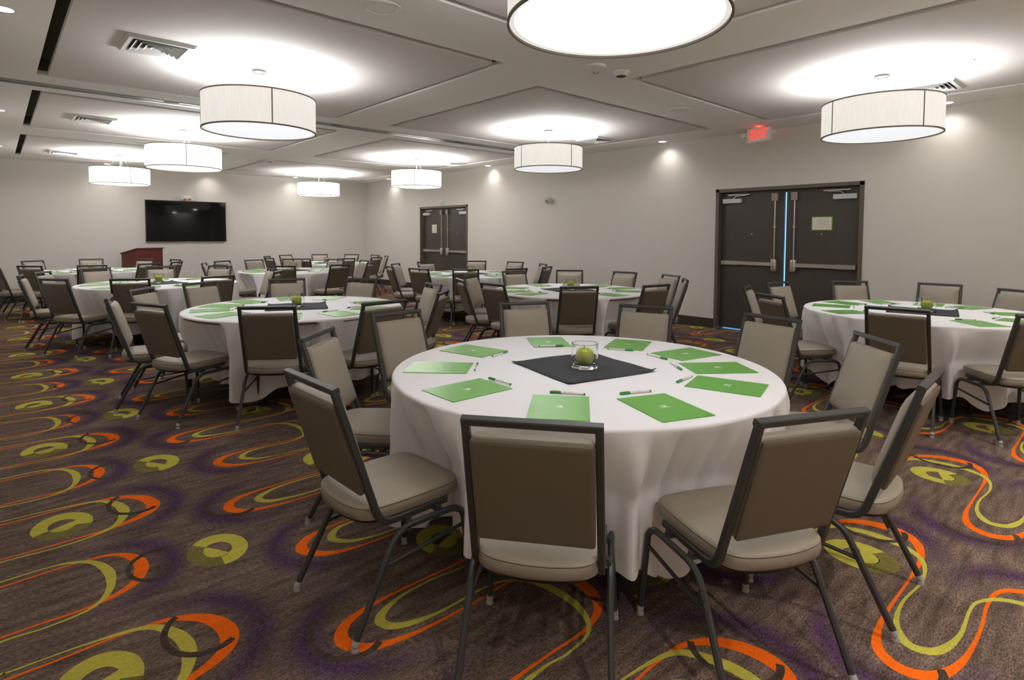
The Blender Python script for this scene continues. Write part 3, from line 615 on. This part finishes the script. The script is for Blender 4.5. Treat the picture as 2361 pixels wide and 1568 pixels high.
# ================================================================== CHAIRS
def make_chair():
    t = obj('banquet_chair', None)
    # seat outline, local +Y is forward
    raw = [(.205, .20), (.208, .05), (.20, -.10), (.188, -.165), (.13, -.205), (.0, -.222), (-.13, -.205), (-.188, -.165), (-.20, -.10), (-.208, .05), (-.205, .20), (-.185, .246), (-.09, .258), (.09, .258), (.185, .246)]
    pts = raw
    for _ in range(2): pts = [q for i in range(len(pts)) for q in ((.75*pts[i][0]+.25*pts[(i+1) % len(pts)][0], .75*pts[i][1]+.25*pts[(i+1) % len(pts)][1]), (.25*pts[i][0]+.75*pts[(i+1) % len(pts)][0], .25*pts[i][1]+.75*pts[(i+1) % len(pts)][1]))]
    pts = pts[::-1]
    if sum(pts[i][0]*pts[(i+1) % len(pts)][1]-pts[(i+1) % len(pts)][0]*pts[i][1] for i in range(len(pts))) < 0: pts = pts[::-1]
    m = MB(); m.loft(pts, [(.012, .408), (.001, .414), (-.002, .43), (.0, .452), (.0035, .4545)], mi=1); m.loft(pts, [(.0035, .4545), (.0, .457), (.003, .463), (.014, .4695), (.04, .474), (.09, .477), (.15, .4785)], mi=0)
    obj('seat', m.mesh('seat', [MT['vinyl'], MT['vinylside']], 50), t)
    m = MB(); m.loft(pts, [(.03, .392), (.022, .394), (.02, .409)]); obj('seat_pan', m.mesh('seat_pan', MT['black'], 40), t)
    # back plane
    b0 = Vector((0, -.140, .385)); b1 = Vector((0, -.315, .932)); up = (b1-b0).normalized(); fw = Vector((0, up.z, -up.y)); sl = Vector((1, 0, 0))
    cz = b0 + up*((.693-.385)/up.z)
    def pm(off): 
        c = cz+fw*off; return Matrix(((sl.x, up.x, -fw.x*-1, c.x), (sl.y, up.y, fw.y, c.y), (sl.z, up.z, fw.z, c.z), (0, 0, 0, 1)))
    hgt_ = .36/up.z
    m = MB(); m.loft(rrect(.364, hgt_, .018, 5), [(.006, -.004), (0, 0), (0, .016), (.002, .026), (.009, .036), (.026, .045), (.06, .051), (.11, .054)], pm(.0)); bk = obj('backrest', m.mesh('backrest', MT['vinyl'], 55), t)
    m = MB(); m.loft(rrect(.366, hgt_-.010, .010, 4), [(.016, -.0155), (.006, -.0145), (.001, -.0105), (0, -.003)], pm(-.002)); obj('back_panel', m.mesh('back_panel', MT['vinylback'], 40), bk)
    # back frame: one tube up, across the top and down, curving forward under the seat
    m = MB(); wd, dp = .024, .027
    for s in (-1, 1):
        lo = [(s*.2, .17, .399), (s*.2, -.06, .397)]
        c = [(s*.2, y, z) for y, z in ((-.095, .399), (-.118, .408), (-.135, .424), (-.146, .445))]
        top = b0+up*((.926-.385)/up.z)
        m.sweep(lo+c+[(s*.193, top.y+.010, top.z)], wd, dp, (1, 0, 0), ch=.18)
    top = b1-up*.0125
    m.sweep([(-.205, top.y+.012, top.z), (.205, top.y+.012, top.z)], dp, wd, tuple(fw), ch=.14)
    obj('back_frame', m.mesh('back_frame', MT['frame'], 35), t)
    # legs: each leg one bent tube ending in a glide; the rail between them carries the seat
    for s in (-1, 1):
        x = s*.228
        fl_ = [(s*.243, .262, .03), (x, .243, .29)] + [(x, y, z) for y, z in ((.238, .322), (.222, .346), (.198, .360), (.17, .366))]
        rl = [(s*.238, -.252, .03), (x, -.112, .29)] + [(x, y, z) for y, z in ((-.094, .322), (-.072, .347), (-.045, .362), (-.015, .368))]
        for pth in (fl_, rl):
            m = MB(); m.sweep(pth, .022, .024, (1, 0, 0), ch=.3); lg = obj('leg', m.mesh('leg', MT['frame'], 35), t)
            fx, fy, _ = pth[0]; dv = (Vector(pth[1])-Vector(pth[0])).normalized()
            p0 = Vector((fx, fy, .03)); e = p0-dv*.012
            m = MB(); m.tube([p0+dv*.006, e], [.0138, .0138], 12); m.lathe([(0, 0), (.0145, 0), (.0155, .005), (.012, .015), (0, .017)], 16, (e.x, e.y, 0)); obj('foot_glide', m.mesh('foot_glide', MT['glide'], 40), lg)
        m = MB(); m.sweep([(x, .17, .366), (x, -.015, .368)], .022, .024, (1, 0, 0), ch=.3); obj('side_rail', m.mesh('side_rail', MT['frame'], 35), t)
        m = MB(); m.sweep([(x+s*.002, .243, .285), (x+s*.002, -.135, .250)], .014, .012, (1, 0, 0), ch=.25); obj('stretcher', m.mesh('stretcher', MT['frame'], 35), t)
    for y in (.12, -.02):
        m = MB(); m.box(-.228, .228, y-.012, y+.012, .372, .384); m.box(-.222, -.198, y-.012, y+.012, .384, .394); m.box(.198, .222, y-.012, y+.012, .384, .394); obj('cross_bar', m.mesh('cross_bar', MT['frame']), t)
    m = MB(); m.sweep([(-.2, .17, .398), (.2, .17, .398)], .02, .01, (0, 1, 0)); obj('cross_bar', m.mesh('front_bar', MT['frame']), t)
    return t
chair0 = make_chair()

# ================================================================== TABLES
RT, ZT = .972, .765
DATA = {
    'T1': ((-6.14, -13.965), [(-7.055, -14.596, -52.4), (-7.269, -13.886, -88.2), (-6.493, -15.018, -24.9), (-5.818, -15.108, 3.6), (-6.932, -13.182, -137.0), (-6.353, -12.806, -174.3), (-5.46, -12.928, 153.1), (-5.058, -13.517, 110.1), (-4.908, -14.235, 79.6), (-5.203, -14.794, 45.5)]),
    'T2': ((-6.284, -10.519), [(-7.286, -10.801, -67.5), (-7.423, -10.203, -102.0), (-6.778, -11.393, -34.1), (-6.155, -11.609, 4.7), (-6.642, -9.325, -156.5), (-7.144, -9.667, -129.0), (-5.938, -9.403, 162.8), (-5.416, -9.799, 119.6), (-5.183, -10.709, 79.1), (-5.523, -11.335, 41.9)]),
    'T3': ((-2.06, -14.557), [(-2.416, -13.386, -162.5), (-1.765, -13.382, 168.7), (-2.986, -13.833, -123.2), (-1.119, -13.778, 131.8), (-0.807, -14.391, 92.4), (-1.071, -14.935, 59.3), (-3.159, -14.673, -84.0), (-2.892, -15.306, -48), (-2.216, -15.666, -8), (-1.483, -15.517, 31)]),
    'T4': ((-3.022, -11.053), [(-4.036, -10.59, -113.9), (-3.574, -10.148, -152.2), (-4.109, -11.181, -90.1), (-3.761, -11.77, -35.2), (-3.095, -12.116, -8.1), (-1.913, -11.511, 65.7), (-2.34, -11.931, 38.5), (-1.922, -10.868, 91.3), (-2.157, -10.258, 131.2), (-2.786, -9.984, 170.6)]),
    'T5': ((-6.714, -6.723), [(-7.674, -7.317, -54.9), (-7.885, -6.5, -97.8), (-7.673, -5.958, -118.6), (-7.193, -5.522, -163.2), (-6.48, -5.526, 168.6), (-5.874, -5.891, 132.5), (-6.398, -7.862, 11.2), (-7.125, -7.719, -24.2), (-5.506, -6.784, 86.9), (-5.652, -7.427, 56.6)]),
    'T6': ((-4.19, -5.05), [(-5.324, -4.605, -114.0), (-4.957, -4.104, -147.8), (-5.264, -5.242, -75.0), (-4.399, -3.965, -166.6), (-3.779, -3.977, 162.1), (-4.713, -6.031, -28.7), (-3.976, -6.164, 10.9), (-3.261, -4.464, 119.1), (-3.078, -5.149, 86.5), (-3.34, -5.856, 46.6)]),
    'T7': ((-2.123, -7.852), [(-3.231, -7.528, -104.8), (-2.795, -6.976, -141.3), (-3.183, -8.179, -73.6), (-2.109, -6.741, -176.8), (-1.352, -7.005, 134.8), (-2.845, -8.706, -42.2), (-1.049, -7.599, 99.5), (-2.265, -8.978, -5.3), (-1.17, -8.337, 62.3), (-1.664, -8.938, 23.1)]),
    'T8': ((-7.066, -2.82), [(-7.706, -1.901, -145.5), (-7.796, -3.66, -43.2), (-6.965, -1.69, 175.0), (-7.18, -3.889, -6.4), (-6.297, -2.055, 128.7), (-6.528, -3.84, 28.4), (-5.948, -2.649, 103.4), (-6.087, -3.444, 52.1), (-8.148, -2.522, -105), (-8.141, -3.149, -73)]),
    'T9': ((-2.469, -2.665), [(-3.332, -1.99, -127.9), (-3.578, -2.812, -84.0), (-2.84, -1.627, -156.6), (-2.126, -1.578, 163.5), (-1.597, -1.941, 127.0), (-1.394, -2.545, 91.8), (-1.438, -3.127, 70.0), (-1.954, -3.667, 26.2), (-2.619, -3.769, -3.5), (-3.261, -3.466, -47.2)]),
}
FOLD1 = [(-6.745, -14.377, -49.0), (-6.426, -14.652, -21.3), (-5.921, -14.659, 15.9), (-5.621, -14.449, 52.6), (-6.862, -13.925, -91.0), (-6.712, -13.49, -136.5), (-6.309, -13.265, -168.3), (-5.77, -13.362, -215.5), (-5.45, -13.755, -245.1), (-5.429, -14.151, 78.7)]
PEN1 = [(-6.579, -14.268, -53.7), (-6.345, -14.457, -23.5), (-5.975, -14.473, 5.6), (-5.765, -14.295, 52.1), (-6.678, -13.931, -89.3), (-6.566, -13.614, -134.0), (-6.262, -13.451, -165.4), (-5.877, -13.489, 141.9), (-5.631, -13.831, 118.9), (-5.637, -14.093, 78.2)]
TN = {'T1': 'the nearest table', 'T2': 'the table left of the nearest one', 'T3': 'the table cut by right edge', 'T4': 'the table right behind the nearest',
      'T5': 'the larger of two leftmost tables', 'T6': 'the table before the farthest one', 'T7': 'the table by far double doors', 'T8': 'the far left table by lectern', 'T9': 'the farthest table by room corner'}
NAPROT = {'T1': -12, 'T2': -22, 'T3': 12, 'T4': -15, 'T5': 10, 'T6': 20, 'T7': -5, 'T8': 30, 'T9': 0}
# --- prototypes of what lies on the tables
def make_table():
    t = obj('round_table', None)
    m = MB(); m.lathe([(0, -.03), (.955, -.03), (.965, -.02), (.965, -.006), (.955, 0), (0, 0)], 64, (0, 0, ZT-.004)); obj('tabletop', m.mesh('tabletop', MT['tablewood'], 40), t)
    for s in (-1, 1):
        for u in (-1, 1):
            m = MB(); x, y = s*.56, u*.30
            m.tube([(x, y, .012), (x, y, .40), (x-s*.04, y*.8, ZT-.036)], .0155, 12); m.lathe([(0, 0), (.022, 0), (.02, .03), (.0155, .03)], 12, (x, y, 0)); obj('leg', m.mesh('table_leg', MT['tableleg'], 40), t)
        m = MB(); m.tube([(s*.56, -.30, .3), (s*.56, .30, .3)], .011, 10); obj('leg_brace', m.mesh('leg_brace', MT['tableleg'], 40), t)
    return t
def make_folder():
    t = obj('folder', None)
    m = MB(); m.box(-.12, .12, -.162, .162, 0, .0035); obj('cover', m.mesh('folder_cover', MT['green']), t)
    m = MB(); m.box(-.012, .012, -.008, .012, .0035, .0040); m.box(-.024, .024, -.016, -.0125, .0035, .0040); m.box(-.01, -.002, -.004, .008, .0040, .00405, 1)
    obj('emblem', m.mesh('folder_emblem', [MT['ink'], MT['green']]), t); return t
def make_pen():
    t = obj('pen', None)
    m = MB(); m.tube([(-.03, 0, .0052), (.07, 0, .0047)], .0046, 10); obj('barrel', m.mesh('pen_barrel', MT['penwhite'], 40), t)
    m = MB(); m.tube([(-.077, 0, .0056), (-.028, 0, .0056)], .0056, 10); m.box(-.07, -.032, -.0015, .0015, .0108, .0124); obj('cap', m.mesh('pen_cap', MT['pengreen'], 40), t)
    m = MB(); m.tube([(.07, 0, .0047), (.077, 0, .0047)], .0048, 10); obj('end_plug', m.mesh('pen_plug', MT['pengreen'], 40), t)
    m = MB(); m.box(-.016, -.006, -.0018, .0018, .0094, .0099); m.box(0, .026, -.0012, .0012, .0094, .0099); obj('print', m.mesh('pen_print', MT['greenprint']), t); return t
def make_glass():
    t = obj('glass_tumbler', None); r = .0685
    m = MB(); m.lathe([(0, 0), (r-.004, 0), (r, .004), (r, .127), (r-.0015, .129), (r-.003, .127), (r-.003, .030), (r-.012, .022), (0, .018)], 64); obj('vessel', m.mesh('tumbler_vessel', MT['glass'], 20), t); return t
def make_apple():
    t = obj('green_apple', None)
    pr = [(0, .006), (.012, .002), (.024, .001), (.036, .010), (.044, .028), (.0465, .045), (.044, .062), (.036, .076), (.022, .083), (.010, .080), (0, .074)]
    m = MB(); m.lathe(pr, 36); obj('fruit', m.mesh('apple_fruit', MT['apple'], 80), t)
    m = MB(); m.tube([(0, 0, .074), (.003, .001, .085), (.009, .002, .096)], [.0014, .0016, .0024], 8); obj('stem', m.mesh('apple_stem', MT['stem'], 60), t); return t
folder0, pen0, glass0, apple0, table0 = make_folder(), make_pen(), make_glass(), make_apple(), make_table()
index_kids()
used = set()
def put(proto, x, y, z, rz, label, cat, group):
    if proto.name not in used: used.add(proto.name); o = proto
    else: o = copy_tree(proto)
    o.location = (x, y, z); o.rotation_euler = (0, 0, R(rz)); tag(o, label, cat, group); return o
def smin(a, b, k):
    h = max(0.0, min(1.0, .5+.5*(b-a)/k)); return b+(a-b)*h-k*h*(1-h)
def tablecloth(T, c, chairs, rnd, fine):
    n = 432 if fine else 216; nr = 26 if fine else 14
    waves = [(k, rnd.uniform(.3, 1.0)*(9.0/k)**.55, rnd.uniform(0, 6.28)) for k in (5, 7, 9, 11, 13, 16, 19, 23)]
    s = sum(a for _, a, _ in waves)
    crn = rnd.uniform(0, 1.57)
    folds = [(k, rnd.uniform(.5, 1.0), rnd.uniform(0, 6.28)) for k in (13, 17, 22, 28)]; fs_ = sum(q[1] for q in folds)
    cinfo = []
    for x, y, th in chairs:
        d = math.hypot(x-c[0], y-c[1]); cinfo.append((math.atan2(y-c[1], x-c[0]), d))
    vs, fs = [], []
    rings = [(.0, 0), (.35, 0), (.7, 0), (.93, 0), (.962, 0)]
    for j in range(n):
        a = 2*math.pi*j/n
        f = sum(A*math.sin(k*a+ph) for k, A, ph in waves)/s*2.4
        f = math.tanh(1.4*f)                                   # broad flats, sharper folds
        (k1, d1, p1), (k2, d2, p2), (k3, d3, p3), (k4, d4, p4) = folds
        psi = 12*a + 1.5*math.sin(3*a+p1) + .9*math.sin(5*a+p2); psi2 = 19*a + 1.2*math.sin(4*a+p3)
        dep = .45+.30*math.sin(2*a+p4)+.25*math.sin(7*a+p1); dep2 = max(0.0, math.sin(5*a+p2))
        fold = -(1-abs(math.cos(psi))**.75)*max(.15, dep) - .45*(1-abs(math.cos(psi2))**.6)*dep2 + .12
        g = sum(A*math.sin(k*a*1.0+ph+.9) for k, A, ph in waves[3:])/s*2
        # corner drops of the square cloth: lower at four places
        q = max(0.0, math.cos(2*(a-crn))**2); q4 = max(math.cos(4*(a-crn)), 0)**3
        hem = .205 - .115*q4 + .02*f + .012*g
        for r, _ in rings: vs.append((r*math.cos(a), r*math.sin(a), ZT+.0015))
        for i in range(nr+1):
            t = i/nr; 
            if i < 4: ang = R(90*(i+1)/4); rr = .962+.014*math.sin(ang); z = ZT+.0015-.014*(1-math.cos(ang)); tt = 0.02*i
            else:
                u = (i-3)/(nr-3); z = (ZT-.013)+(hem-(ZT-.013))*u; tt = u
                rr = .979+.03*u
                for ca, d in cinfo:
                    da = (a-ca+math.pi) % (2*math.pi)-math.pi
                    if abs(da) < .8:
                        lat = abs(math.sin(da))*rr; lim = (d-.278)/max(.3, math.cos(da))
                        if z > .49: lim += (z-.49)*.55
                        if lat > .262: lim += (lat-.262)*1.6
                        rr = smin(rr, lim, .05)
                wt = min(1, u/.11); wt = wt*wt*(3-2*wt)
                rr += (fold*.105+.010*g)*wt*(.6+.4*u)
            vs.append((rr*math.cos(a), rr*math.sin(a), z))
    k = len(rings)+nr+1
    for j in range(n):
        q = (j+1) % n
        for i in range(k-1): fs.append((j*k+i, q*k+i, q*k+i+1, j*k+i+1))
    m = MB(); m.add(vs, fs); me = m.mesh('tablecloth', MT['cloth'], 'raw')
    bm = bmesh.new(); bm.from_mesh(me); bmesh.ops.recalc_face_normals(bm, faces=bm.faces)
    if sum(f.normal.z for f in bm.faces) < 0: bmesh.ops.reverse_faces(bm, faces=bm.faces)
    bm.to_mesh(me); bm.free(); me.polygons.foreach_set('use_smooth', [True]*len(me.polygons))
    return tag(obj('tablecloth', me, None, (c[0], c[1], 0)), 'white cloth draped to near the floor over '+TN[T].replace('the ', 'the ', 1), 'tablecloth', 'white tablecloths on the round tables')
def napkin(T, c, rz, rnd):
    n = 16; s = .27; vs = []
    for i in range(n+1):
        for j in range(n+1):
            u, v = -1+2*i/n, -1+2*j/n; e = max(abs(u), abs(v))
            z = .0035+.0012*math.sin(5*u+2*v)+.0010*math.sin(7*v-3*u)
            cr = max(0, abs(u*v)-.82); z += cr*cr*(.45 if u > 0 else .15)
            vs.append((u*s*(1-.01*math.sin(3*v)), v*s*(1+.012*math.sin(2.4*u)), z))
    fs = [(i*(n+1)+j, (i+1)*(n+1)+j, (i+1)*(n+1)+j+1, i*(n+1)+j+1) for i in range(n) for j in range(n)]
    m = MB(); m.add(vs, fs); me = m.mesh('napkin', MT['napkin'], 'raw'); me.polygons.foreach_set('use_smooth', [True]*len(me.polygons))
    o = obj('napkin', me, None, (c[0], c[1], ZT+.0015), (0, 0, R(rz))); md = o.modifiers.new('thickness', 'SOLIDIFY'); md.thickness = .0022; md.offset = 1
    return tag(o, 'black square napkin lying in the middle of '+TN[T], 'napkin', 'black napkins under the glasses')
def side_rank(items, c):
    """split (x,y) points round a table into near and far side as seen from the camera and rank them from the left"""
    dv = Vector((CAMP.x-c[0], CAMP.y-c[1])).normalized(); res = {}
    for side in (0, 1):
        idx = [i for i, p in enumerate(items) if (((p[0]-c[0])*dv.x+(p[1]-c[1])*dv.y) > 0) == (side == 0)]
        idx.sort(key=lambda i: in_frame(items[i][0], items[i][1], .8))
        for r_, i in enumerate(idx): res[i] = ('near' if side == 0 else 'far', ORD[r_])
    return res
for T, (c, chairs) in DATA.items():
    rnd = random.Random(T); nm = TN[T]
    put(table0, c[0], c[1], 0, rnd.uniform(0, 90), 'round folding table hidden under the cloth, '+nm, 'table', 'round banquet tables')
    tablecloth(T, c, chairs, rnd, T in ('T1', 'T2', 'T3', 'T4'))
    napkin(T, c, NAPROT[T], rnd)
    gx, gy = {'T1': (-6.155, -14.0)}.get(T, (c[0]-.02, c[1]-.04))
    put(glass0, gx, gy, ZT+.0075, 0, 'short clear glass holding an apple on '+nm, 'glass', 'tumblers in the middle of tables')
    put(apple0, gx, gy, ZT+.0075+.0185, rnd.uniform(-60, 60), 'green apple inside the glass on '+nm, 'apple', 'green apples in the tumblers')
    rk = side_rank([(a[0], a[1]) for a in chairs], c)
    for i, (x, y, th) in enumerate(chairs):
        sd, od = rk[i]; put(chair0, x, y, 0, th, 'taupe chair, %s on %s side of %s' % (od, sd, nm), 'chair', 'taupe banquet chairs round the tables')
    if T == 'T1': FP, PP = FOLD1, PEN1
    else:
        FP, PP = [], []
        for x, y, th in chairs:
            a = math.atan2(y-c[1], x-c[0]) + R(rnd.uniform(-3, 3)); ra = a-math.pi/2+math.pi
            FP.append((c[0]+.735*math.cos(a), c[1]+.735*math.sin(a), math.degrees(ra)+rnd.uniform(-3, 3)))
            PP.append((c[0]+.54*math.cos(a+.04), c[1]+.54*math.sin(a+.04), math.degrees(ra)+rnd.uniform(-12, 12)))
    rk = side_rank(FP, c)
    for i, (x, y, th) in enumerate(FP):
        sd, od = rk[i]; put(folder0, x, y, ZT+.002, th, 'green folder, %s on %s side of %s' % (od, sd, nm), 'folder', 'green folders at the places')
    rk = side_rank(PP, c)
    for i, (x, y, th) in enumerate(PP):
        onf = any(abs((x-a)*math.cos(R(b2))+(y-b)*math.sin(R(b2))) < .2 and math.hypot(x-a, y-b) < .19 for a, b, b2 in FP)
        sd, od = rk[i]; put(pen0, x, y, ZT+(.0058 if onf else .0022), th, 'green-capped pen, %s on %s side of %s' % (od, sd, nm), 'pen', 'green capped pens at the places')
